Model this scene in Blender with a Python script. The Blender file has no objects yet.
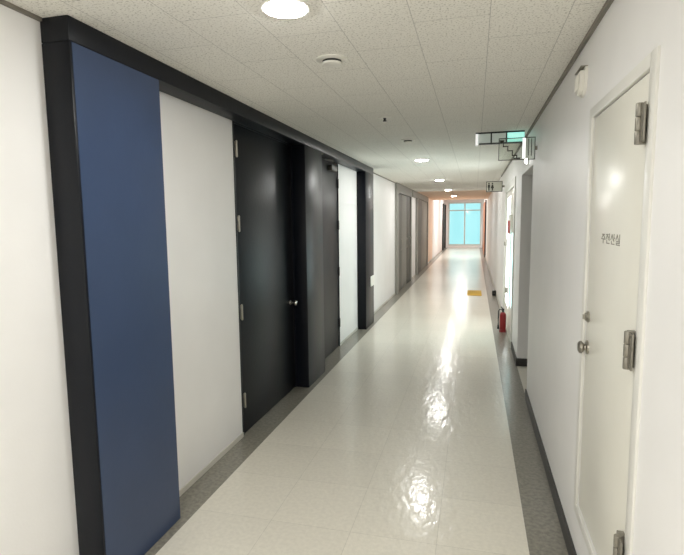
import bpy, bmesh, math
from mathutils import Vector, Matrix
PI = math.pi
S = bpy.context.scene
C = S.collection

# ------------------------------------------------------------------ helpers
ORG = {}          # world origin of every object made

def wpos(o):
    return ORG[o.name] if o is not None else Vector((0, 0, 0))

def add_box(bm, x0, x1, y0, y1, z0, z1, bev=0.0, mi=0):
    b = bmesh.new()
    bmesh.ops.create_cube(b, size=1.0)
    for v in b.verts:
        v.co = Vector(((x0 + x1) / 2 + v.co.x * (x1 - x0), (y0 + y1) / 2 + v.co.y * (y1 - y0), (z0 + z1) / 2 + v.co.z * (z1 - z0)))
    if bev > 0:
        bmesh.ops.bevel(b, geom=b.edges[:], offset=bev, segments=2, affect='EDGES', profile=0.5)
    merge(bm, b, mi)

def merge(bm, b, mi=0):
    for f in b.faces:
        f.material_index = mi
    me = bpy.data.meshes.new('tmp')
    b.to_mesh(me); b.free()
    bm.from_mesh(me)
    bpy.data.meshes.remove(me)

def add_lathe(bm, prof, center, axis='Z', seg=32, mi=0):
    """prof: list of (radius, height along axis)"""
    b = bmesh.new()
    rings = []
    for r, h in prof:
        if r < 1e-6:
            rings.append([b.verts.new((0, 0, h))])
        else:
            rings.append([b.verts.new((r * math.cos(2 * PI * k / seg), r * math.sin(2 * PI * k / seg), h)) for k in range(seg)])
    for a, c in zip(rings, rings[1:]):
        for k in range(seg):
            k2 = (k + 1) % seg
            if len(a) == 1 and len(c) == 1: continue
            if len(a) == 1: b.faces.new((a[0], c[k], c[k2]))
            elif len(c) == 1: b.faces.new((a[k], a[k2], c[0]))
            else: b.faces.new((a[k], a[k2], c[k2], c[k]))
    M = {'Z': Matrix.Identity(3), '-Z': Matrix.Rotation(PI, 3, 'X'), 'X': Matrix.Rotation(PI / 2, 3, 'Y'),
         '-X': Matrix.Rotation(-PI / 2, 3, 'Y'), 'Y': Matrix.Rotation(-PI / 2, 3, 'X'), '-Y': Matrix.Rotation(PI / 2, 3, 'X')}[axis]
    for v in b.verts:
        v.co = M @ v.co + Vector(center)
    bmesh.ops.recalc_face_normals(b, faces=b.faces[:])
    merge(bm, b, mi)

def add_tube(bm, pts, r, seg=10, mi=0):
    b = bmesh.new()
    pts = [Vector(p) for p in pts]
    rings = []
    for i, p in enumerate(pts):
        t = (pts[min(i + 1, len(pts) - 1)] - pts[max(i - 1, 0)]).normalized()
        u = t.cross(Vector((0, 0, 1)))
        if u.length < 1e-3: u = t.cross(Vector((1, 0, 0)))
        u.normalize(); w = t.cross(u)
        rings.append([b.verts.new(p + r * (math.cos(2 * PI * k / seg) * u + math.sin(2 * PI * k / seg) * w)) for k in range(seg)])
    for a, c in zip(rings, rings[1:]):
        for k in range(seg):
            k2 = (k + 1) % seg
            b.faces.new((a[k], a[k2], c[k2], c[k]))
    b.faces.new(rings[0][::-1]); b.faces.new(rings[-1])
    bmesh.ops.recalc_face_normals(b, faces=b.faces[:])
    merge(bm, b, mi)

def add_prism(bm, pts, axis, a0, a1, mi=0):
    """pts: 2D outline in the two remaining axes; extruded along axis from a0 to a1"""
    def P(p, a):
        return {'X': (a, p[0], p[1]), 'Y': (p[0], a, p[1]), 'Z': (p[0], p[1], a)}[axis]
    b = bmesh.new()
    lo = [b.verts.new(P(p, a0)) for p in pts]; hi = [b.verts.new(P(p, a1)) for p in pts]
    n = len(pts)
    for k in range(n):
        b.faces.new((lo[k], lo[(k + 1) % n], hi[(k + 1) % n], hi[k]))
    b.faces.new(lo[::-1]); b.faces.new(hi)
    bmesh.ops.recalc_face_normals(b, faces=b.faces[:])
    merge(bm, b, mi)

def obj(name, bm, mats, parent=None, smooth=False, label=None):
    if not isinstance(mats, (list, tuple)): mats = [mats]
    me = bpy.data.meshes.new(name)
    xs = [v.co for v in bm.verts]
    o0 = Vector(((min(c.x for c in xs) + max(c.x for c in xs)) / 2, (min(c.y for c in xs) + max(c.y for c in xs)) / 2, min(c.z for c in xs)))
    for v in bm.verts: v.co -= o0
    bm.to_mesh(me); bm.free()
    for m in mats: me.materials.append(m)
    if smooth:
        me.shade_smooth(); me.set_sharp_from_angle(angle=math.radians(35))
    o = bpy.data.objects.new(name, me); C.objects.link(o)
    o.location = o0 - wpos(parent)
    if parent is not None: o.parent = parent
    ORG[o.name] = o0
    if label: o['label'] = label
    return o

def tag(o, label, cat, group=None):
    o['label'] = label; o['category'] = cat
    if group: o['group'] = group
    return o

def thing(name, loc, label, cat, group=None, kind=None):
    o = bpy.data.objects.new(name, None); C.objects.link(o)
    o.location = loc; o.empty_display_size = 0.1
    ORG[o.name] = Vector(loc)
    tag(o, label, cat, group)
    if kind: o['kind'] = kind
    return o

def struct(o, label=None, cat=None):
    o['kind'] = 'structure'
    if label: o['label'] = label
    if cat: o['category'] = cat
    return o

def box(name, x0, x1, y0, y1, z0, z1, mat, parent=None, bev=0.0, label=None):
    bm = bmesh.new(); add_box(bm, x0, x1, y0, y1, z0, z1, bev)
    return obj(name, bm, mat, parent, smooth=bev > 0, label=label)

def slab_with_holes(name, axis, a0, a1, u0, u1, v0, v1, holes, mat_of, mats):
    """a wall (axis 'X' or 'Y') or ceiling/floor ('Z') slab with rectangular openings; mat_of(u,v) -> slot"""
    us = sorted({u0, u1, *[h[0] for h in holes], *[h[1] for h in holes], *mat_of[0]})
    vs = sorted({v0, v1, *[h[2] for h in holes], *[h[3] for h in holes], *mat_of[1]})
    us = [u for u in us if u0 <= u <= u1]; vs = [v for v in vs if v0 <= v <= v1]
    def P(a, u, v): return {'X': (a, u, v), 'Y': (u, a, v), 'Z': (u, v, a)}[axis]
    bm = bmesh.new()
    def solid(i, j):
        if not (0 <= i < len(us) - 1 and 0 <= j < len(vs) - 1): return False
        cu, cv = (us[i] + us[i + 1]) / 2, (vs[j] + vs[j + 1]) / 2
        return not any(h[0] < cu < h[1] and h[2] < cv < h[3] for h in holes)
    def quad(*ps, mi=0):
        f = bm.faces.new([bm.verts.new(p) for p in ps]); f.material_index = mi
    for i in range(len(us) - 1):
        for j in range(len(vs) - 1):
            if not solid(i, j): continue
            A, B, c, d = us[i], us[i + 1], vs[j], vs[j + 1]
            mi = mat_of[2]((A + B) / 2, (c + d) / 2)
            quad(P(a0, A, c), P(a0, B, c), P(a0, B, d), P(a0, A, d), mi=mi)
            quad(P(a1, A, c), P(a1, B, c), P(a1, B, d), P(a1, A, d), mi=mi)
            if not solid(i - 1, j): quad(P(a0, A, c), P(a1, A, c), P(a1, A, d), P(a0, A, d), mi=mi)
            if not solid(i + 1, j): quad(P(a0, B, c), P(a1, B, c), P(a1, B, d), P(a0, B, d), mi=mi)
            if not solid(i, j - 1): quad(P(a0, A, c), P(a1, A, c), P(a1, B, c), P(a0, B, c), mi=mi)
            if not solid(i, j + 1): quad(P(a0, A, d), P(a1, A, d), P(a1, B, d), P(a0, B, d), mi=mi)
    bmesh.ops.remove_doubles(bm, verts=bm.verts[:], dist=1e-5)
    bmesh.ops.recalc_face_normals(bm, faces=bm.faces[:])
    return obj(name, bm, mats)

PLAIN = ([], [], lambda u, v: 0)

# ---------------------------------------------------------------- materials
def srgb(r, g, b):
    f = lambda c: (c / 255 / 12.92) if c / 255 <= 0.04045 else ((c / 255 + 0.055) / 1.055) ** 2.4
    return (f(r), f(g), f(b), 1)

def new_mat(name):
    m = bpy.data.materials.new(name); m.use_nodes = True
    nt = m.node_tree
    return m, nt, nt.nodes['Principled BSDF']

def mat(name, col, rough=0.5, metal=0.0, spec=0.5, var=0.06, scale=6.0, bump=0.0, bscale=60.0, coat=0.0):
    m, nt, b = new_mat(name)
    L = nt.links.new
    tc = nt.nodes.new('ShaderNodeTexCoord')
    n = nt.nodes.new('ShaderNodeTexNoise'); n.inputs['Scale'].default_value = scale; n.inputs['Detail'].default_value = 3
    L(tc.outputs['Object'], n.inputs['Vector'])
    r = nt.nodes.new('ShaderNodeValToRGB')
    lo = tuple(c * (1 - var) for c in col[:3]) + (1,); hi = tuple(min(1, c * (1 + var)) for c in col[:3]) + (1,)
    r.color_ramp.elements[0].position = 0.3; r.color_ramp.elements[1].position = 0.7
    r.color_ramp.elements[0].color = lo; r.color_ramp.elements[1].color = hi
    L(n.outputs['Fac'], r.inputs['Fac']); L(r.outputs['Color'], b.inputs['Base Color'])
    b.inputs['Roughness'].default_value = rough; b.inputs['Metallic'].default_value = metal
    b.inputs['Specular IOR Level'].default_value = spec
    b.inputs['Coat Weight'].default_value = coat
    if bump > 0:
        n2 = nt.nodes.new('ShaderNodeTexNoise'); n2.inputs['Scale'].default_value = bscale
        L(tc.outputs['Object'], n2.inputs['Vector'])
        bp = nt.nodes.new('ShaderNodeBump'); bp.inputs['Strength'].default_value = bump; bp.inputs['Distance'].default_value = 0.01
        L(n2.outputs['Fac'], bp.inputs['Height']); L(bp.outputs['Normal'], b.inputs['Normal'])
    return m

def emit_mat(name, col, strength):
    m, nt, b = new_mat(name)
    b.inputs['Base Color'].default_value = (0.8, 0.8, 0.8, 1)
    b.inputs['Emission Color'].default_value = col
    b.inputs['Emission Strength'].default_value = strength
    return m

def world_xy(nt, add, swap=True):
    """vector (y+add_y, x+add_x, 0) from geometry position"""
    g = nt.nodes.new('ShaderNodeNewGeometry')
    s = nt.nodes.new('ShaderNodeSeparateXYZ'); nt.links.new(g.outputs['Position'], s.inputs[0])
    c = nt.nodes.new('ShaderNodeCombineXYZ')
    for src, dst, a in (('Y', 'X', add[1]), ('X', 'Y', add[0])):
        k = nt.nodes.new('ShaderNodeMath'); k.operation = 'ADD'; k.inputs[1].default_value = a
        nt.links.new(s.outputs[src], k.inputs[0]); nt.links.new(k.outputs[0], c.inputs[dst])
    return g, c

def ceiling_mat(name, base):
    m, nt, b = new_mat(name); L = nt.links.new
    g, v = world_xy(nt, (0.255 + 0.3 * 21, -2.17 + 0.55 * 40))
    br = nt.nodes.new('ShaderNodeTexBrick')
    br.offset = 0.5; br.offset_frequency = 2; br.squash = 1
    br.inputs['Scale'].default_value = 1; br.inputs['Brick Width'].default_value = 0.55; br.inputs['Row Height'].default_value = 0.30
    br.inputs['Mortar Size'].default_value = 0.0016; br.inputs['Mortar Smooth'].default_value = 0.1
    br.inputs['Color1'].default_value = base; br.inputs['Color2'].default_value = tuple(c * 0.99 for c in base[:3]) + (1,)
    br.inputs['Mortar'].default_value = tuple(c * 0.62 for c in base[:3]) + (1,)
    L(v.outputs[0], br.inputs['Vector'])
    n = nt.nodes.new('ShaderNodeTexNoise'); n.inputs['Scale'].default_value = 110; n.inputs['Detail'].default_value = 2
    L(g.outputs['Position'], n.inputs['Vector'])
    r = nt.nodes.new('ShaderNodeValToRGB')
    r.color_ramp.elements[0].position = 0.33; r.color_ramp.elements[0].color = (0.62, 0.61, 0.59, 1)
    r.color_ramp.elements[1].position = 0.46; r.color_ramp.elements[1].color = (1, 1, 1, 1)
    L(n.outputs['Fac'], r.inputs['Fac'])
    mx = nt.nodes.new('ShaderNodeMix'); mx.data_type = 'RGBA'; mx.blend_type = 'MULTIPLY'; mx.inputs['Factor'].default_value = 1
    L(br.outputs['Color'], mx.inputs[6]); L(r.outputs['Color'], mx.inputs[7])
    L(mx.outputs[2], b.inputs['Base Color'])
    bp = nt.nodes.new('ShaderNodeBump'); bp.inputs['Strength'].default_value = 0.25; bp.inputs['Distance'].default_value = 0.004
    L(r.outputs['Color'], bp.inputs['Height']); L(bp.outputs['Normal'], b.inputs['Normal'])
    b.inputs['Roughness'].default_value = 0.9; b.inputs['Specular IOR Level'].default_value = 0.15
    return m

def floor_mat(name, base, rough, tiles=True, speck=0.08, mortar=0.74):
    m, nt, b = new_mat(name); L = nt.links.new
    g, v = world_xy(nt, (1.4745 + 0.4393 * 20, -2.385 + 0.45 * 40))
    n = nt.nodes.new('ShaderNodeTexNoise'); n.inputs['Scale'].default_value = 45; n.inputs['Detail'].default_value = 6
    L(g.outputs['Position'], n.inputs['Vector'])
    r = nt.nodes.new('ShaderNodeValToRGB')
    r.color_ramp.elements[0].position = 0.35; r.color_ramp.elements[1].position = 0.65
    r.color_ramp.elements[0].color = (1 - speck,) * 3 + (1,); r.color_ramp.elements[1].color = (1, 1, 1, 1)
    L(n.outputs['Fac'], r.inputs['Fac'])
    mx = nt.nodes.new('ShaderNodeMix'); mx.data_type = 'RGBA'; mx.blend_type = 'MULTIPLY'; mx.inputs['Factor'].default_value = 1
    if tiles:
        br = nt.nodes.new('ShaderNodeTexBrick'); br.offset = 0.0; br.squash = 1
        br.inputs['Scale'].default_value = 1; br.inputs['Brick Width'].default_value = 0.45; br.inputs['Row Height'].default_value = 0.4393
        br.inputs['Mortar Size'].default_value = 0.0012; br.inputs['Mortar Smooth'].default_value = 0.1
        br.inputs['Color1'].default_value = base; br.inputs['Color2'].default_value = tuple(c * 0.95 for c in base[:3]) + (1,)
        br.inputs['Mortar'].default_value = tuple(c * mortar for c in base[:3]) + (1,)
        L(v.outputs[0], br.inputs['Vector']); L(br.outputs['Color'], mx.inputs[6])
    else:
        mx.inputs[6].default_value = base
    L(r.outputs['Color'], mx.inputs[7]); L(mx.outputs[2], b.inputs['Base Color'])
    # wax film: broad soft lobe under a sharp, slightly rippled coat
    mp = nt.nodes.new('ShaderNodeMapping'); mp.inputs['Scale'].default_value = (9.0, 4.0, 1.0)
    L(g.outputs['Position'], mp.inputs['Vector'])
    n2 = nt.nodes.new('ShaderNodeTexNoise'); n2.inputs['Scale'].default_value = 2.0; n2.inputs['Detail'].default_value = 2.5; n2.inputs['Roughness'].default_value = 0.5
    L(mp.outputs[0], n2.inputs['Vector'])
    bp = nt.nodes.new('ShaderNodeBump'); bp.inputs['Strength'].default_value = 0.42; bp.inputs['Distance'].default_value = 0.007
    L(n2.outputs['Fac'], bp.inputs['Height']); L(bp.outputs['Normal'], b.inputs['Normal']); L(bp.outputs['Normal'], b.inputs['Coat Normal'])
    b.inputs['Roughness'].default_value = 0.34; b.inputs['Specular IOR Level'].default_value = 0.15
    b.inputs['Coat Weight'].default_value = 0.6; b.inputs['Coat Roughness'].default_value = rough; b.inputs['Coat IOR'].default_value = 1.4
    return m

M = {}
M['wall'] = mat('warm_white_wall_paint', srgb(238, 237, 236), 0.42, var=0.02, scale=3, bump=0.05, bscale=90)
M['peach'] = mat('warm_light_tinted_wall', srgb(252, 222, 200), 0.5, var=0.03)  # warm light on the far left wall, put into its colour
M['door_white'] = mat('cream_gloss_door_paint', srgb(229, 227, 217), 0.28, var=0.015, bump=0.03, bscale=30)
M['frame_white'] = mat('cream_frame_paint', srgb(226, 225, 219), 0.32, var=0.02)
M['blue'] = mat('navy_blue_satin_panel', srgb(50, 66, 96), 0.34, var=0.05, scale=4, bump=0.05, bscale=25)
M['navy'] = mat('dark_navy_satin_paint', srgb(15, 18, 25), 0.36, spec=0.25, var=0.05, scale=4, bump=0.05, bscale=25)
M['charcoal'] = mat('charcoal_navy_paint', srgb(24, 26, 31), 0.38, spec=0.25, var=0.08, scale=5, bump=0.06, bscale=30)
M['skirt'] = mat('black_rubber_skirting', srgb(50, 48, 46), 0.45, var=0.1)
M['skirt_pale'] = mat('pale_skirting', srgb(205, 202, 192), 0.4, var=0.04)
M['moulding'] = mat('grey_ceiling_moulding', srgb(120, 115, 105), 0.5, var=0.05)
M['steel'] = mat('brushed_steel', srgb(170, 166, 156), 0.32, metal=0.9, var=0.1, scale=20)
M['hinge'] = mat('worn_steel_hinge', srgb(142, 138, 128), 0.42, metal=0.6, var=0.15, scale=40)
M['dark_metal'] = mat('blackened_metal', srgb(38, 38, 40), 0.4, metal=0.5, var=0.1)
M['chrome'] = mat('polished_chrome', srgb(215, 213, 206), 0.15, metal=1.0, var=0.03)
M['greydoor'] = mat('grey_steel_door_paint', srgb(142, 140, 133), 0.55, var=0.06, scale=3)
M['greydark'] = mat('dark_grey_steel_paint', srgb(98, 96, 91), 0.55, var=0.06, scale=3)
M['plastic'] = mat('white_plastic', srgb(232, 230, 222), 0.3, var=0.02)
M['plastic_grey'] = mat('grey_plastic', srgb(90, 88, 82), 0.4, var=0.05)
M['black'] = mat('black_plastic', srgb(25, 25, 25), 0.4, var=0.1)
M['red'] = mat('red_enamel', srgb(142, 24, 30), 0.3, var=0.08)
M['redpaper'] = mat('red_notice_print', srgb(170, 50, 45), 0.5, var=0.1)
M['yellow'] = mat('mustard_yellow_mat', srgb(214, 172, 70), 0.8, var=0.15, scale=80, bump=0.3, bscale=300)
M['wood'] = mat('orange_brown_wood', srgb(176, 104, 62), 0.4, var=0.2, scale=8)
M['window_frame'] = mat('pale_aluminium_window_frame', srgb(205, 214, 210), 0.4, var=0.03)
M['passage'] = mat('passage_wall_with_shade', srgb(112, 110, 104), 0.5, var=0.03)  # shade of the unlit passage painted into the wall colour
M['ink'] = mat('dark_sign_ink', srgb(58, 55, 48), 0.5, var=0.05)
M['inkgrey'] = mat('grey_lettering', srgb(138, 135, 124), 0.5, var=0.1)
M['ceiling'] = ceiling_mat('mineral_fibre_ceiling_tile', srgb(240, 238, 231))
M['ceiling_warm_tint'] = ceiling_mat('warm_light_tinted_ceiling_tile', srgb(252, 226, 205))  # same tile, tinted with the warm glow of the far end
M['floor'] = floor_mat('polished_vinyl_tile', srgb(224, 219, 206), 0.15)
M['border'] = floor_mat('grey_terrazzo_border', srgb(140, 136, 125), 0.15, tiles=False, speck=0.3)

def glass_mat(name, tint, rough=0.0):
    m = bpy.data.materials.new(name); m.use_nodes = True
    nt = m.node_tree; nt.nodes.clear(); L = nt.links.new
    out = nt.nodes.new('ShaderNodeOutputMaterial')
    t = nt.nodes.new('ShaderNodeBsdfTransparent'); t.inputs[0].default_value = tint
    gl = nt.nodes.new('ShaderNodeBsdfGlossy'); gl.inputs['Roughness'].default_value = 0.05
    fr = nt.nodes.new('ShaderNodeFresnel'); fr.inputs[0].default_value = 1.45
    mx = nt.nodes.new('ShaderNodeMixShader')
    L(fr.outputs[0], mx.inputs[0]); L(t.outputs[0], mx.inputs[1]); L(gl.outputs[0], mx.inputs[2]); L(mx.outputs[0], out.inputs[0])
    return m
M['glass'] = glass_mat('window_glass', (0.93, 0.97, 0.97, 1))
M['acrylic'] = glass_mat('clear_acrylic', (0.90, 0.92, 0.90, 1))
LIGHTCOL = (1.0, 0.995, 0.965, 1)
M['lamp'] = emit_mat('lit_downlight_lens', LIGHTCOL, 165.0)
M['lamp_far'] = emit_mat('lit_downlight_lens_far', LIGHTCOL, 235.0)
M['lamp_warm'] = emit_mat('lit_warm_downlight_lens', (1.0, 0.93, 0.85, 1), 160.0)
M['sign_teal'] = emit_mat('lit_teal_sign_face', srgb(120, 205, 190), 0.9)
M['sign_teal_dim'] = emit_mat('dim_teal_sign_face', srgb(120, 150, 138), 0.22)
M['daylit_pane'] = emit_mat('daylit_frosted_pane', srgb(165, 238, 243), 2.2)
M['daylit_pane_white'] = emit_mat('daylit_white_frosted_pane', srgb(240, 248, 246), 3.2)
M['emergency'] = emit_mat('lit_emergency_lamp', (1, 0.98, 0.93, 1), 6.0)

# ------------------------------------------------------------------ geometry constants (metres)
XL, XH, XR = -1.656, -1.524, 0.474       # wall planes and the front of the navy portal
ZC, ZL = 2.40, 2.85                       # ceiling, lobby ceiling
YB, YM, YE = -5.0, 21.0, 30.0             # back, end of low ceiling, end wall
BL, BR = -1.4745, 0.282                   # inner edges of floor borders
OP0, OP1 = 4.66, 5.72                     # passage opening in the right wall

# ---- floor: one slab, borders in a second material
fl = slab_with_holes('floor', 'Z', -0.12, 0.0, -1.9, 2.6, YB - 0.1, YE + 0.1, [],
                     ([BL, BR, XR], [], lambda u, v: 0 if (BL < u < BR or u > XR) else 1), [M['floor'], M['border']])
struct(fl)
# ---- ceiling
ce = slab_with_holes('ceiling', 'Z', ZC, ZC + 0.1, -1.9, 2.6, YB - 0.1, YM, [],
                     ([], [14.6], lambda u, v: 1 if v > 14.6 else 0), [M['ceiling'], M['ceiling_warm_tint']])
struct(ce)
struct(slab_with_holes('ceiling', 'Z', ZL, ZL + 0.1, -1.9, 0.75, YM - 0.1, YE + 0.1, [], PLAIN, [M['wall']]))
struct(box('wall_bulkhead', -1.9, 0.75, YM - 0.1, YM, ZC + 0.1, ZL, M['wall']))
# ---- walls
DOOR1, DOOR2 = (3.345, 4.51), (5.06, 6.165)
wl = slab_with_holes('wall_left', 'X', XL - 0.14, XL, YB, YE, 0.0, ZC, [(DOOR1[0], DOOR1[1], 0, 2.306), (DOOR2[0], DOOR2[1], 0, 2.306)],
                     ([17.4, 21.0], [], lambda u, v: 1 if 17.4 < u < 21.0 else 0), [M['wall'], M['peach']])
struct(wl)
DR = (1.64, 2.37, 0.305, 2.018)           # cream service door, raised above the floor
GD = (6.55, 8.45, 0.0, 2.06)              # glazed door further along
wr = slab_with_holes('wall_right', 'X', XR, XR + 0.12, YB, YE, 0.0, ZC, [DR, (OP0, OP1, 0, 2.06), GD], PLAIN, [M['wall']])
struct(wr)
struct(slab_with_holes('wall_left', 'X', XL - 0.14, XL, YM, YE, ZC, ZL, [], PLAIN, [M['wall']]))
struct(slab_with_holes('wall_right', 'X', XR, XR + 0.12, YM, YE, ZC, ZL, [], PLAIN, [M['wall']]))
struct(box('wall_back', -1.9, 0.75, YB - 0.12, YB, 0, ZC, M['wall']))
WIN = (-1.47, 0.36, 0.12, 2.58)
we = slab_with_holes('wall_end', 'Y', YE, YE + 0.14, -1.9, 0.75, 0.0, ZL, [WIN], PLAIN, [M['wall']])
struct(we)
# ---- side passage behind the opening (its far jamb is what shows)
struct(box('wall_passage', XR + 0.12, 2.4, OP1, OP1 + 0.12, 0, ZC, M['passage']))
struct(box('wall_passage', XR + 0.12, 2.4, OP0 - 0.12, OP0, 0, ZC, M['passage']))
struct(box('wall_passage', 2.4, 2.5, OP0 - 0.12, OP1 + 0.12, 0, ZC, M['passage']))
# ---- skirtings
SK = 0.085
sk = bmesh.new()
for y0, y1 in ((YB, OP0), (OP1, GD[0] - 0.05)):
    add_box(sk, XR - 0.012, XR, y0, y1, 0, SK)
add_box(sk, XR - 0.012, XR + 0.12, OP0, OP0 + 0.012, 0, SK)
struct(obj('baseboard_right', sk, M['skirt']))
struct(box('baseboard_passage', XR - 0.012, 2.4, OP1 - 0.012, OP1, 0, SK, M['skirt']))
struct(box('baseboard_far_right', XR - 0.012, XR, GD[1] + 0.05, YE, 0, 0.08, M['skirt_pale']))
sk = bmesh.new()
for y0, y1 in ((YB, 1.71), (2.285, DOOR1[0]), (DOOR2[1], 7.21), (7.80, 10.84), (13.55, 14.75), (18.42, YE)):
    add_box(sk, XL, XL + 0.006, y0, y1, 0, 0.035)
struct(obj('baseboard_left', sk, M['skirt_pale']))
# ---- shadow-gap mouldings along the ceiling
struct(box('trim_1', XR - 0.016, XR, YB, 10.0, ZC - 0.018, ZC, M['moulding']))
struct(box('trim_2', XL, XL + 0.014, YB, 1.71, ZC - 0.014, ZC, M['moulding']))
struct(box('trim_3', XL, XL + 0.014, 7.80, 10.84, ZC - 0.014, ZC, M['moulding']))

# ------------------------------------------------------------------ navy portal on the left wall
ZH = 2.306
po = thing('portal_surround', (XL, 4.75, 0), 'dark navy boxed surround of columns and header framing two dark doors', 'surround')
for y0, y1 in ((1.71, 2.285), (4.515, 5.055), (7.21, 7.80)):
    box('column', XL + 0.001, XH, y0, y1, 0.0, ZH - 0.001, M['navy'], po, bev=0.003)
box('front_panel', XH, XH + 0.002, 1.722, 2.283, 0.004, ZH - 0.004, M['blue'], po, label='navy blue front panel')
box('header', XL + 0.001, XH, 1.71, 7.80, ZH, ZC - 0.001, M['charcoal'], po, bev=0.003)

def plain_door(name, y0, y1, hinge_y, hinge_zs, hinge_mat, knob, label, knob_z=0.9):
    bm = bmesh.new(); add_box(bm, XL - 0.055, XL - 0.004, y0 + 0.004, y1 - 0.004, 0.008, ZH - 0.012, 0.002)
    d = struct(obj(name, bm, M['charcoal'], smooth=True), label, 'door')
    fr = bmesh.new()
    for a, b in ((y0 - 0.012, y0 + 0.003), (y1 - 0.003, y1 + 0.004)):
        add_box(fr, XL - 0.05, XL + 0.006, a, b, 0, ZH)
    add_box(fr, XL - 0.05, XL + 0.006, y0 + 0.003, y1 - 0.003, ZH - 0.011, ZH)
    obj('door_frame', fr, M['charcoal'], d)
    for z in hinge_zs:
        h = bmesh.new()
        add_lathe(h, [(0, -0.06), (0.007, -0.058), (0.009, -0.05), (0.009, 0.05), (0.007, 0.058), (0, 0.06)], (XL + 0.008, hinge_y, z), seg=14)
        add_box(h, XL - 0.006, XL + 0.002, hinge_y - 0.014, hinge_y + 0.014, z - 0.05, z + 0.05)
        obj('hinge', h, hinge_mat, d, smooth=True)
    if knob is not None:
        h = bmesh.new()
        add_lathe(h, [(0, 0), (0.026, 0), (0.026, 0.006), (0.011, 0.012), (0.010, 0.035), (0.022, 0.042), (0.027, 0.055), (0.022, 0.068), (0, 0.072)], (XL - 0.005, knob, knob_z), 'X', 24)
        obj('door_knob', h, M['chrome'], d, smooth=True, label='polished metal door knob')
    return d
plain_door('door_1', DOOR1[0], DOOR1[1], 3.372, (2.12, 1.59, 0.94, 0.27), M['steel'], 4.42, 'dark charcoal door with silver hinges and round knob beside the large white panel', 0.845)
d2 = plain_door('door_2', DOOR2[0], DOOR2[1], 6.15, (2.06, 1.55, 0.97, 0.31), M['dark_metal'], None, 'dark charcoal door half hidden behind the middle navy column')
cl = bmesh.new()
add_box(cl, XL - 0.004, XL + 0.05, 5.75, 5.98, 2.19, 2.25, 0.006)
add_tube(cl, [(XL + 0.03, 5.80, 2.252), (XL + 0.10, 5.62, 2.275), (XL + 0.04, 5.45, 2.285)], 0.008)
obj('door_closer', cl, M['plastic_grey'], d2, smooth=True)

tag(box('wall_plate', XH, XH + 0.012, 7.52, 7.78, 0.60, 0.755, M['plastic'], None, bev=0.003), 'small white plate low on the edge of the farthest navy column', 'wall plate')
cp = bmesh.new()
add_lathe(cp, [(0, 0), (0.022, 0), (0.022, 0.012), (0.012, 0.02), (0, 0.02)], (XH - 0.03, 5.14, ZH), '-Z', 20)
tag(obj('door_catch', cp, M['steel'], smooth=True), 'small round metal catch under the portal header by the middle column', 'catch')

# ------------------------------------------------------------------ grey steel doors far along the left wall
def steel_portal(name, y0, y1, z1, splits, label, band, hy=None):
    d = thing(name, (XL, (y0 + y1) / 2, 0), label, 'doorway', kind='structure')
    fr = bmesh.new()
    add_box(fr, XL, XL + 0.05, y0, y0 + 0.28, 0, z1); add_box(fr, XL, XL + 0.05, y1 - 0.18, y1, 0, z1)
    add_box(fr, XL, XL + 0.05, y0 + 0.28, y1 - 0.18, z1 - band, z1)
    if hy: add_box(fr, XL, XL + 0.05, hy, y0, z1 - band, z1)
    obj('door_frame', fr, M['greydoor'], d)
    ys = [y0 + 0.28] + splits + [y1 - 0.18]
    for k, (a, b) in enumerate(zip(ys, ys[1:])):
        obj_ = bmesh.new(); add_box(obj_, XL, XL + 0.02, a + 0.012, b - 0.012, 0.005, z1 - band - 0.01, 0.003)
        leaf = obj('door_leaf', obj_, M['greydark'] if k % 2 == 0 else M['greydoor'], d, smooth=True)
        hb = bmesh.new(); add_tube(hb, [(XL + 0.02, b - 0.1, 0.92), (XL + 0.045, b - 0.1, 0.94), (XL + 0.045, b - 0.1, 1.16), (XL + 0.02, b - 0.1, 1.18)], 0.009)
        obj('pull_handle', hb, M['steel'], leaf, smooth=True)
    return d
steel_portal('door_3', 10.85, 13.50, ZC - 0.001, [11.75, 12.65], 'tall grey steel double door just past the navy portal', 0.20)
steel_portal('door_4', 14.80, 18.40, ZC - 0.001, [16.3], 'grey steel doorway with protruding header next to the warm-lit wall', 0.17, 13.75)
d5 = thing('door_5', (XL, 28.3, 0), 'dark post doorway on the wall beside the end window', 'doorway', kind='structure')
for y in (27.3, 29.2):
    box('post', XL, XL + 0.09, y, y + 0.16, 0, 2.45, M['black'], d5)
box('door_leaf', XL, XL + 0.01, 27.46, 29.2, 0.0, 2.40, M['greydoor'], d5)

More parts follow.
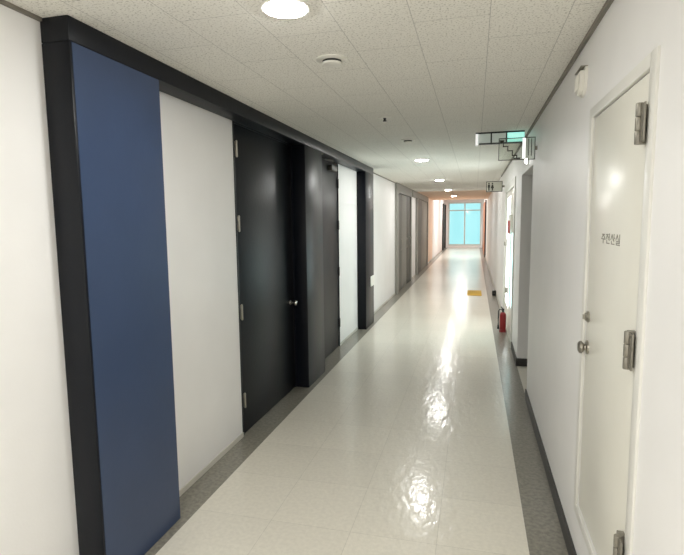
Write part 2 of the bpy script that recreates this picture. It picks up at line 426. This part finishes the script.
# ------------------------------------------------------------------ cream service door on the right wall
d6 = bmesh.new()
add_box(d6, XR + 0.004, XR + 0.048, DR[0] + 0.004, DR[1] - 0.004, DR[2] + 0.004, DR[3] - 0.004, 0.002)
d6 = struct(obj('door_6', d6, M['door_white'], smooth=True), 'cream service door with raised sill and grey lettering', 'door')
fr = bmesh.new()
a0, a1, b0, b1 = 1.585, 2.412, 0.262, 2.058
add_box(fr, XR - 0.008, XR + 0.003, a0, DR[0] + 0.001, b0, b1, 0.002)
add_box(fr, XR - 0.008, XR + 0.003, DR[1] - 0.001, a1, b0, b1, 0.002)
add_box(fr, XR - 0.008, XR + 0.003, DR[0], DR[1], DR[3] - 0.001, b1, 0.002)
add_box(fr, XR - 0.008, XR + 0.003, DR[0], DR[1], b0, DR[2] + 0.001, 0.002)
obj('door_frame', fr, M['frame_white'], d6, smooth=True)
for z in (1.868, 1.203, 0.548):
    h = bmesh.new()
    yc = 1.662
    for k, (zz0, zz1) in enumerate(((-0.058, -0.022), (-0.020, 0.018), (0.020, 0.058))):
        add_lathe(h, [(0, zz0), (0.0095, zz0), (0.0105, zz0 + 0.002), (0.0105, zz1 - 0.002), (0.0095, zz1), (0, zz1)], (XR - 0.022, yc, z), seg=16)
    add_box(h, XR - 0.020, XR - 0.015, yc - 0.036, yc - 0.004, z - 0.055, z + 0.055, 0.001)
    add_box(h, XR - 0.016, XR + 0.005, yc + 0.004, yc + 0.036, z - 0.055, z + 0.055, 0.001)
    for s in (-0.022, 0.022):
        for zz in (-0.038, 0.0, 0.038):
            add_lathe(h, [(0, 0), (0.004, 0), (0.003, 0.002), (0, 0.002)], (XR - 0.0195 if s < 0 else XR - 0.0155, yc + s, z + zz), '-X', 8)
    obj('hinge', h, M['hinge'], d6, smooth=True)
k = bmesh.new()
add_lathe(k, [(0, 0), (0.024, 0), (0.024, 0.008), (0.017, 0.011), (0.017, 0.015), (0.012, 0.017), (0, 0.017)], (XR + 0.005, 2.325, 1.182), '-X', 24)
add_box(k, XR - 0.020, XR - 0.011, 2.321, 2.329, 1.172, 1.192)
obj('deadbolt', k, M['steel'], d6, smooth=True)
k = bmesh.new()
add_lathe(k, [(0, 0), (0.030, 0), (0.029, 0.008), (0.014, 0.012), (0.013, 0.016), (0.020, 0.019), (0.027, 0.026), (0.026, 0.034), (0.018, 0.040), (0, 0.042)], (XR + 0.005, 2.320, 1.050), '-X', 28)
obj('door_knob', k, M['steel'], d6, smooth=True)
# lettering: four syllable blocks drawn as strokes, in a cell 1 wide x 1 high
def stroke(bm, o, c, p, q, w=0.0048):
    (y, z), (sy, sz) = o, c
    a = Vector((y - p[0] * sy, z + p[1] * sz)); b = Vector((y - q[0] * sy, z + q[1] * sz))
    t = (b - a).normalized(); n = Vector((-t.y, t.x)) * w / 2; a -= t * w / 2; b += t * w / 2
    add_prism(bm, [tuple(a + n), tuple(b + n), tuple(b - n), tuple(a - n)], 'X', XR + 0.0025, XR + 0.0045)
def ring(bm, o, c, cx, cy, r, w=0.0048):
    pts = [(cx + r * math.cos(t * PI / 6), cy + r * math.sin(t * PI / 6)) for t in range(13)]
    for p, q in zip(pts, pts[1:]): stroke(bm, o, c, p, q, w)
tx = bmesh.new()
G = [
    [((.2, .9), (.8, .9)), ((.5, .9), (.15, .55)), ((.5, .9), (.85, .55)), ((.05, .42), (.95, .42)), ((.5, .42), (.5, 0))],
    [((.1, .92), (.6, .92)), ((.35, .92), (.08, .45)), ((.35, .92), (.62, .45)), ((.62, .68), (.88, .68)), ((.88, 1), (.88, .35)), ((.25, .3), (.25, .03)), ((.25, .03), (.9, .03))],
    [((.35, .95), (.08, .45)), ((.35, .95), (.62, .45)), ((.8, 1), (.8, .3)), ((.8, .65), (1.0, .65)), ((.25, .3), (.25, .03)), ((.25, .03), (.9, .03))],
    [((.35, .97), (.08, .5)), ((.35, .97), (.62, .5)), ((.88, 1), (.88, .45)), ((.2, .36), (.88, .36)), ((.88, .36), (.88, .2)), ((.88, .2), (.2, .2)), ((.2, .2), (.2, .02)), ((.2, .02), (.92, .02))],
]
for i, g in enumerate(G):
    for p, q in g:
        stroke(tx, (2.160 - i * 0.068, 1.506), (0.058, 0.036), p, q, 0.0036)
obj('lettering', tx, M['inkgrey'], d6)

# white fitting high on the right wall
wf = thing('wall_beacon', (XR, 2.60, 2.15), 'small white rounded wall fitting near the ceiling beyond the cream door', 'wall fitting')
def shield(y, r, zt, zb, n=14):
    return [(y + r, zt), (y - r, zt)] + [(y - r * math.cos(k * PI / n), zb + r - r * math.sin(k * PI / n)) for k in range(n + 1)]
bm = bmesh.new(); add_prism(bm, shield(2.60, 0.074, 2.268, 2.151), 'X', XR - 0.012, XR)
obj('back_plate', bm, M['plastic'], wf)
bm = bmesh.new()
add_prism(bm, shield(2.60, 0.062, 2.255, 2.161), 'X', XR - 0.030, XR - 0.012)
for s in (-0.028, -0.009, 0.010, 0.029):
    add_box(bm, XR - 0.036, XR - 0.030, 2.60 + s - 0.004, 2.60 + s + 0.004, 2.183, 2.245, 0.002)
obj('cover', bm, M['plastic'], wf, smooth=True)
box('cap', XR - 0.030, XR, 2.53, 2.67, 2.2682, 2.274, M['hinge'], wf, bev=0.001, label='thin grey top cap')

# ------------------------------------------------------------------ glazed door further along the right wall
d7 = thing('door_7', (XR, 7.5, 0), 'white framed glazed double door with bright daylit panes', 'door', kind='structure')
fr = bmesh.new()
y0, y1, zt = GD[0], GD[1], GD[3]
for a, b in ((y0 - 0.04, y0 + 0.05), (y1 - 0.05, y1 + 0.04)):
    add_box(fr, XR - 0.015, XR + 0.10, a, b, 0, zt + 0.05)
add_box(fr, XR - 0.015, XR + 0.10, y0 + 0.05, y1 - 0.05, zt - 0.05, zt + 0.05)
obj('door_frame', fr, M['frame_white'], d7)
def glazed_leaf(a, b, za, zb, pane):
    bm = bmesh.new()
    add_box(bm, XR + 0.01, XR + 0.05, a, a + 0.09, 0.01, zt - 0.055); add_box(bm, XR + 0.01, XR + 0.05, b - 0.09, b, 0.01, zt - 0.055)
    add_box(bm, XR + 0.01, XR + 0.05, a + 0.09, b - 0.09, 0.01, za); add_box(bm, XR + 0.01, XR + 0.05, a + 0.09, b - 0.09, zb, zt - 0.055)
    lf = obj('door_leaf', bm, M['door_white'], d7)
    box('pane', XR + 0.022, XR + 0.036, a + 0.09, b - 0.09, za, zb, pane, lf)
    return lf
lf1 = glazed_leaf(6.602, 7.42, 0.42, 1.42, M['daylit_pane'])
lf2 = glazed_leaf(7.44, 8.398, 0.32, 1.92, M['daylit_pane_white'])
for y, z0, z1, L in ((8.12, 1.16, 1.30, lf2), (7.62, 0.50, 0.66, lf2)):
    bm = bmesh.new()
    add_box(bm, XR - 0.002, XR + 0.01, y - 0.02, y + 0.02, z0, z1, 0.003)
    add_box(bm, XR - 0.035, XR - 0.002, y - 0.008, y + 0.008, z0 + 0.04, z1 - 0.04, 0.004)
    obj('door_handle', bm, M['hinge'], L, smooth=True)
nb = thing('notice', (XR, 7.20, 1.32), 'red and white notice on the glazed white door above the extinguisher', 'notice')
box('board', XR - 0.022, XR + 0.0095, 7.02, 7.52, 1.40, 1.66, M['plastic'], nb)
bm = bmesh.new()
add_box(bm, XR - 0.027, XR - 0.022, 7.06, 7.48, 1.41, 1.58)
obj('red_panel', bm, M['redpaper'], nb)

# ------------------------------------------------------------------ fire extinguisher on the floor
ex = thing('fire_extinguisher', (0.412, 7.45, 0), 'red fire extinguisher standing on the grey floor border', 'fire extinguisher')
cx, cy = 0.412, 7.45
bm = bmesh.new(); add_lathe(bm, [(0, 0), (0.049, 0), (0.049, 0.012), (0.047, 0.03), (0.044, 0.04), (0, 0.04)], (cx, cy, 0), seg=28)
obj('foot', bm, M['red'], ex, smooth=True)
bm = bmesh.new(); add_lathe(bm, [(0, 0.0402), (0.043, 0.0402), (0.044, 0.05), (0.044, 0.24), (0.040, 0.262), (0.028, 0.28), (0.015, 0.288), (0, 0.288)], (cx, cy, 0), seg=28)
obj('cylinder', bm, M['red'], ex, smooth=True)
bm = bmesh.new(); add_lathe(bm, [(0, 0.2882), (0.014, 0.2882), (0.014, 0.315), (0.018, 0.318), (0.018, 0.335), (0, 0.337)], (cx, cy, 0), seg=16)
vl = obj('valve', bm, M['black'], ex, smooth=True)
bm = bmesh.new()
add_tube(bm, [(cx, cy + 0.01, 0.335), (cx - 0.02, cy - 0.03, 0.355), (cx - 0.03, cy - 0.07, 0.372)], 0.006)
add_tube(bm, [(cx, cy + 0.01, 0.325), (cx - 0.02, cy - 0.03, 0.330), (cx - 0.03, cy - 0.06, 0.333)], 0.005)
obj('lever', bm, M['black'], vl, smooth=True)
bm = bmesh.new()
add_tube(bm, [(cx - 0.014, cy, 0.318), (cx - 0.045, cy - 0.005, 0.328), (cx - 0.062, cy - 0.01, 0.30), (cx - 0.064, cy - 0.012, 0.20), (cx - 0.062, cy - 0.012, 0.10)], 0.008)
add_lathe(bm, [(0, 0), (0.016, 0), (0.010, 0.06), (0, 0.06)], (cx - 0.062, cy - 0.012, 0.045), seg=14)
obj('hose', bm, M['black'], ex, smooth=True)

bm = bmesh.new()
add_box(bm, 0.385, XR - 0.014, 11.05, 11.17, 0.0, 0.10, 0.008)
tag(obj('box', bm, M['black'], smooth=True), 'small black box on the floor border past the extinguisher', 'box')
bm = bmesh.new(); add_box(bm, -0.13, 0.17, 10.95, 11.75, 0.0, 0.008, 0.003)
tag(obj('floor_mat', bm, M['yellow'], smooth=True), 'mustard yellow mat lying across the polished floor', 'mat')

# ------------------------------------------------------------------ signs
es = thing('exit_sign', (0.2, 5.0, ZC), 'teal lit exit sign box hung flush under the ceiling', 'sign')
x0, x1 = -0.005, 0.425
fr = bmesh.new()
add_box(fr, x0, x1, 4.975, 5.025, ZC - 0.012, ZC, 0.001)
add_box(fr, x0 + 0.03, x1, 4.975, 5.025, ZC - 0.108, ZC - 0.098)
for xx in (0.135, 0.27):
    add_box(fr, xx - 0.006, xx + 0.006, 4.975, 5.025, ZC - 0.098, ZC - 0.012)
obj('frame', fr, M['dark_metal'], es)
box('end_cap', x0, x0 + 0.022, 4.97, 5.03, ZC - 0.115, ZC - 0.0125, emit_mat('bright_white_cap', (1, 1, 1, 1), 0.5), es)
for k, (a, b, m) in enumerate(((x0 + 0.0222, 0.129, M['sign_teal_dim']), (0.141, 0.264, M['sign_teal_dim']), (0.276, x1, M['sign_teal']))):
    box('face_panel', a, b, 4.985, 5.015, ZC - 0.0975, ZC - 0.0125, m, es)

ss = thing('stairs_sign', (0.32, 4.40, 2.07), 'clear stairs sign with dark zigzag steps jutting from the wall', 'sign')
sx0, sx1, sz0, sz1 = 0.178, 0.459, 2.075, 2.252
box('panel', sx0, sx1, 4.398, 4.402, sz0, sz1, M['acrylic'], ss)
fr = bmesh.new()
w = 0.005
add_box(fr, sx0, sx1, 4.394, 4.406, sz1 - w, sz1); add_box(fr, sx0, sx1, 4.394, 4.406, sz0, sz0 + w)
add_box(fr, sx0, sx0 + w, 4.394, 4.406, sz0, sz1); add_box(fr, sx1 - w, sx1, 4.394, 4.406, sz0, sz1)
obj('border', fr, M['ink'], ss)
box('bracket', sx1, XR, 4.394, 4.406, 2.15, 2.18, M['hinge'], ss)
st = bmesh.new()
P = [(0.185, 2.232), (0.215, 2.232), (0.215, 2.185), (0.25, 2.185), (0.25, 2.150), (0.285, 2.150), (0.285, 2.112), (0.32, 2.112), (0.32, 2.09), (0.345, 2.09)]
for (ax, az), (bx, bz) in zip(P, P[1:]):
    add_box(st, min(ax, bx) - 0.004, max(ax, bx) + 0.004, 4.3955, 4.3975, min(az, bz) - 0.004, max(az, bz) + 0.004)
add_box(st, 0.188, 0.212, 4.3955, 4.3975, 2.218, 2.236); add_box(st, 0.295, 0.345, 4.3955, 4.3975, 2.082, 2.094)
obj('stair_symbol', st, M['ink'], ss)
bm = bmesh.new()
for xx in (0.408, 0.430):
    add_box(bm, xx - 0.0025, xx + 0.0025, 4.3955, 4.3975, 2.105, 2.24)
obj('stripe', bm, M['ink'], ss)
box('edge_glint', 0.362, 0.384, 4.385, 4.3955, 2.085, 2.245, emit_mat('acrylic_edge_glint', (0.95, 1, 0.98, 1), 0.9), ss, label='bright vertical glint on the acrylic edge')  # reflection on the acrylic edge, made as a glowing strip

rs = thing('restroom_sign', (0.31, 9.0, 2.05), 'small restroom sign with two dark figures farther down the wall', 'sign')
rx0, rx1, rz0, rz1 = 0.178, 0.44, 2.06, 2.235
box('panel', rx0, rx1, 9.0, 9.01, rz0, rz1, mat('pale_sign_panel', srgb(205, 202, 190), 0.4, var=0.02), rs)
fr = bmesh.new()
w = 0.009
add_box(fr, rx0, rx1, 8.994, 9.014, rz1 - w, rz1); add_box(fr, rx0, rx1, 8.994, 9.014, rz0, rz0 + w)
add_box(fr, rx0, rx0 + w, 8.994, 9.014, rz0, rz1); add_box(fr, rx1 - w, rx1, 8.994, 9.014, rz0, rz1)
obj('border', fr, M['ink'], rs)
box('bracket', rx1, XR, 8.998, 9.012, 2.13, 2.165, M['hinge'], rs)
for name, xx, skirt in (('man_symbol', 0.222, False), ('woman_symbol', 0.278, True)):
    bm = bmesh.new()
    add_lathe(bm, [(0, 0), (0.013, 0), (0.013, 0.004), (0, 0.004)], (xx, 8.9998, 2.198), '-Y', 14)
    if skirt: add_prism(bm, [(xx - 0.011, 2.18), (xx + 0.011, 2.18), (xx + 0.026, 2.12), (xx + 0.010, 2.12), (xx + 0.010, 2.082), (xx - 0.010, 2.082), (xx - 0.010, 2.12), (xx - 0.026, 2.12)], 'Y', 8.996, 8.9998)
    else: add_prism(bm, [(xx - 0.019, 2.18), (xx + 0.019, 2.18), (xx + 0.019, 2.13), (xx + 0.011, 2.13), (xx + 0.011, 2.082), (xx - 0.011, 2.082), (xx - 0.011, 2.13), (xx - 0.019, 2.13)], 'Y', 8.996, 8.9998)
    obj(name, bm, M['ink'], rs)

el = thing('emergency_lamp', (XR, 5.08, 2.12), 'tiny glowing white lamp above the side passage opening', 'lamp')
bm = bmesh.new(); add_lathe(bm, [(0, 0), (0.034, 0), (0.034, 0.012), (0, 0.012)], (XR, 5.08, 2.135), '-X', 20)
obj('base', bm, M['plastic'], el, smooth=True)
bm = bmesh.new(); add_lathe(bm, [(0, 0.0122), (0.026, 0.0122), (0.023, 0.025), (0.012, 0.034), (0, 0.036)], (XR, 5.08, 2.135), '-X', 20)
obj('bulb_cover', bm, M['emergency'], el, smooth=True)

# ------------------------------------------------------------------ ceiling fittings
LY = [(1.88, 'lit ceiling downlight above the first navy column'),
      (6.93, 'lit ceiling downlight above the farthest navy column'),
      (10.5, 'lit ceiling downlight by the start of the tall grey steel doors'),
      (14.0, 'lit ceiling downlight where the warm-lit ceiling starts'),
      (17.6, 'lit warm downlight in the middle of the warm-lit ceiling')]
def downlight(y, label, lens, x=-0.70, R=0.092):
    t = thing('ceiling_light', (x, y, ZC), label, 'ceiling light', 'ceiling downlights along the corridor')
    bm = bmesh.new(); add_lathe(bm, [(R - 0.012, 0.0005), (R, 0.0005), (R, 0.006), (R - 0.003, 0.010), (R - 0.012, 0.010), (R - 0.012, 0.0005)], (x, y, ZC), '-Z', 36)
    obj('ring', bm, M['plastic'], t, smooth=True)
    bm = bmesh.new(); add_lathe(bm, [(0, 0.001), (R - 0.0125, 0.001), (R - 0.0125, 0.010), (R - 0.02, 0.014), (R - 0.045, 0.017), (0, 0.018)], (x, y, ZC), '-Z', 36)
    obj('lens', bm, lens, t, smooth=True)
for y, lab in LY:
    downlight(y, lab, M['lamp_warm'] if y > 15 else M['lamp_far'] if y > 5 else M['lamp'])

def detector(name, x, y, R, label, cat):
    t = thing(name, (x, y, ZC), label, cat)
    bm = bmesh.new(); add_lathe(bm, [(0, 0.0005), (R, 0.0005), (R, 0.006), (R * 0.85, 0.010), (0, 0.010)], (x, y, ZC), '-Z', 32)
    obj('base', bm, M['plastic'], t, smooth=True)
    bm = bmesh.new(); add_lathe(bm, [(0, 0.0102), (R * 0.60, 0.0102), (R * 0.60, 0.020), (0, 0.020)], (x, y, ZC), '-Z', 32)
    obj('sensor_slot', bm, M['black'], t, smooth=True, label='dark slotted band')
    bm = bmesh.new(); add_lathe(bm, [(0, 0.0202), (R * 0.64, 0.0202), (R * 0.58, 0.028), (R * 0.3, 0.031), (0, 0.032)], (x, y, ZC), '-Z', 32)
    obj('cap', bm, M['plastic'], t, smooth=True)
detector('smoke_detector', -0.70, 2.52, 0.078, 'white smoke detector with dark slot near the first downlight', 'smoke detector')
detector('smoke_detector', -0.66, 5.18, 0.07, 'white smoke detector on the dim ceiling past the sprinkler', 'smoke detector')
sp = thing('ceiling_sprinkler', (-0.69, 4.0, ZC), 'tiny ceiling sprinkler with white plate between two smoke detectors', 'sprinkler')
bm = bmesh.new(); add_lathe(bm, [(0, 0), (0.05, 0), (0.046, 0.008), (0, 0.010)], (-0.69, 4.0, ZC), '-Z', 28)
obj('plate', bm, M['plastic'], sp, smooth=True)
bm = bmesh.new(); add_lathe(bm, [(0, 0.0102), (0.012, 0.0102), (0.008, 0.024), (0.016, 0.030), (0.016, 0.033), (0, 0.033)], (-0.69, 4.0, ZC), '-Z', 16)
obj('nozzle', bm, M['black'], sp, smooth=True)

# ------------------------------------------------------------------ far lobby: wooden door, end window
d8 = thing('door_8', (XR, 26, 0), 'orange brown wooden door with black edge beside the end window', 'door', kind='structure')
box('door_leaf', XR - 0.05, XR, 24.0, 29.2, 0, 2.40, M['wood'], d8)
box('edge_post', XR - 0.06, XR, 22.3, 22.5, 0, 2.42, M['black'], d8)
w1 = thing('window_1', (-0.55, YE, 0.12), 'tall bright end window with pale frame and cross bars', 'window', kind='structure')
x0, x1, z0, z1 = WIN
fr = bmesh.new()
t = 0.06
ya, yb = YE + 0.01, YE + 0.08
add_box(fr, x0, x0 + t, ya, yb, z0, z1); add_box(fr, x1 - t, x1, ya, yb, z0, z1)
add_box(fr, x0 + t, x1 - t, ya, yb, z0, z0 + 0.08); add_box(fr, x0 + t, x1 - t, ya, yb, z1 - t, z1)
add_box(fr, x0 + t, x1 - t, ya, yb, 2.10, 2.16)
for za, zb in ((z0 + 0.08, 2.10), (2.16, z1 - t)):
    add_box(fr, -0.59, -0.52, ya, yb, za, zb)
obj('window_frame', fr, M['window_frame'], w1)
for xa, xb in ((x0 + t, -0.59), (-0.52, x1 - t)):
    for za, zb in ((z0 + 0.08, 2.10), (2.16, z1 - t)):
        box('pane', xa, xb, YE + 0.04, YE + 0.05, za, zb, M['glass'], w1)

# ------------------------------------------------------------------ light
W = bpy.data.worlds.new('daylight'); S.world = W; W.use_nodes = True
bg = W.node_tree.nodes['Background']
bg.inputs['Color'].default_value = (0.46, 0.90, 0.94, 1); bg.inputs['Strength'].default_value = 0.84

def area(name, loc, size, power, col, rot=(0, 0, 0), shape='DISK', sy=None):
    d = bpy.data.lights.new(name, 'AREA'); d.shape = shape; d.size = size
    if sy: d.size_y = sy
    d.energy = power; d.color = col[:3]
    o = bpy.data.objects.new(name, d); C.objects.link(o); o.location = loc; o.rotation_euler = rot
    return o
# lamps of the same run behind the camera, and the bright lobby ceiling lamps
for y in (-0.7, -3.2):
    area('corridor_lamp', (-0.70, y, ZC - 0.02), 0.18, 32, LIGHTCOL)
for y in (23.0, 27.0):
    area('lobby_lamp', (-0.6, y, ZL - 0.02), 0.5, 55, (1, 0.97, 0.93))

# ------------------------------------------------------------------ camera
yaw, pitch, roll = math.radians(14.677), math.radians(6.3626), math.radians(0.6523)
fw = Vector((-math.sin(yaw) * math.cos(pitch), math.cos(yaw) * math.cos(pitch), -math.sin(pitch)))
r = Vector((math.cos(yaw), math.sin(yaw), 0)); d = fw.cross(r)
r2 = math.cos(roll) * r + math.sin(roll) * d; dn = -math.sin(roll) * r + math.cos(roll) * d
cam = bpy.data.cameras.new('camera'); cam.sensor_width = 36; cam.sensor_fit = 'HORIZONTAL'; cam.lens = 506.12 / 684 * 36
cam.clip_start = 0.05; cam.clip_end = 200
co = bpy.data.objects.new('camera', cam); C.objects.link(co)
Rm = Matrix((r2, -dn, -fw)).transposed().to_4x4()
co.matrix_world = Matrix.Translation((0, 0, 1.6)) @ Rm
S.camera = co

vs = S.view_settings
S.display_settings.display_device = 'sRGB'
vs.view_transform = 'Standard'; vs.look = 'None'; vs.gamma = 1; vs.exposure = 0.43; vs.use_curve_mapping = False
S.cycles.max_bounces = 10; S.cycles.diffuse_bounces = 6; S.cycles.glossy_bounces = 5
S.cycles.sample_clamp_indirect = 8
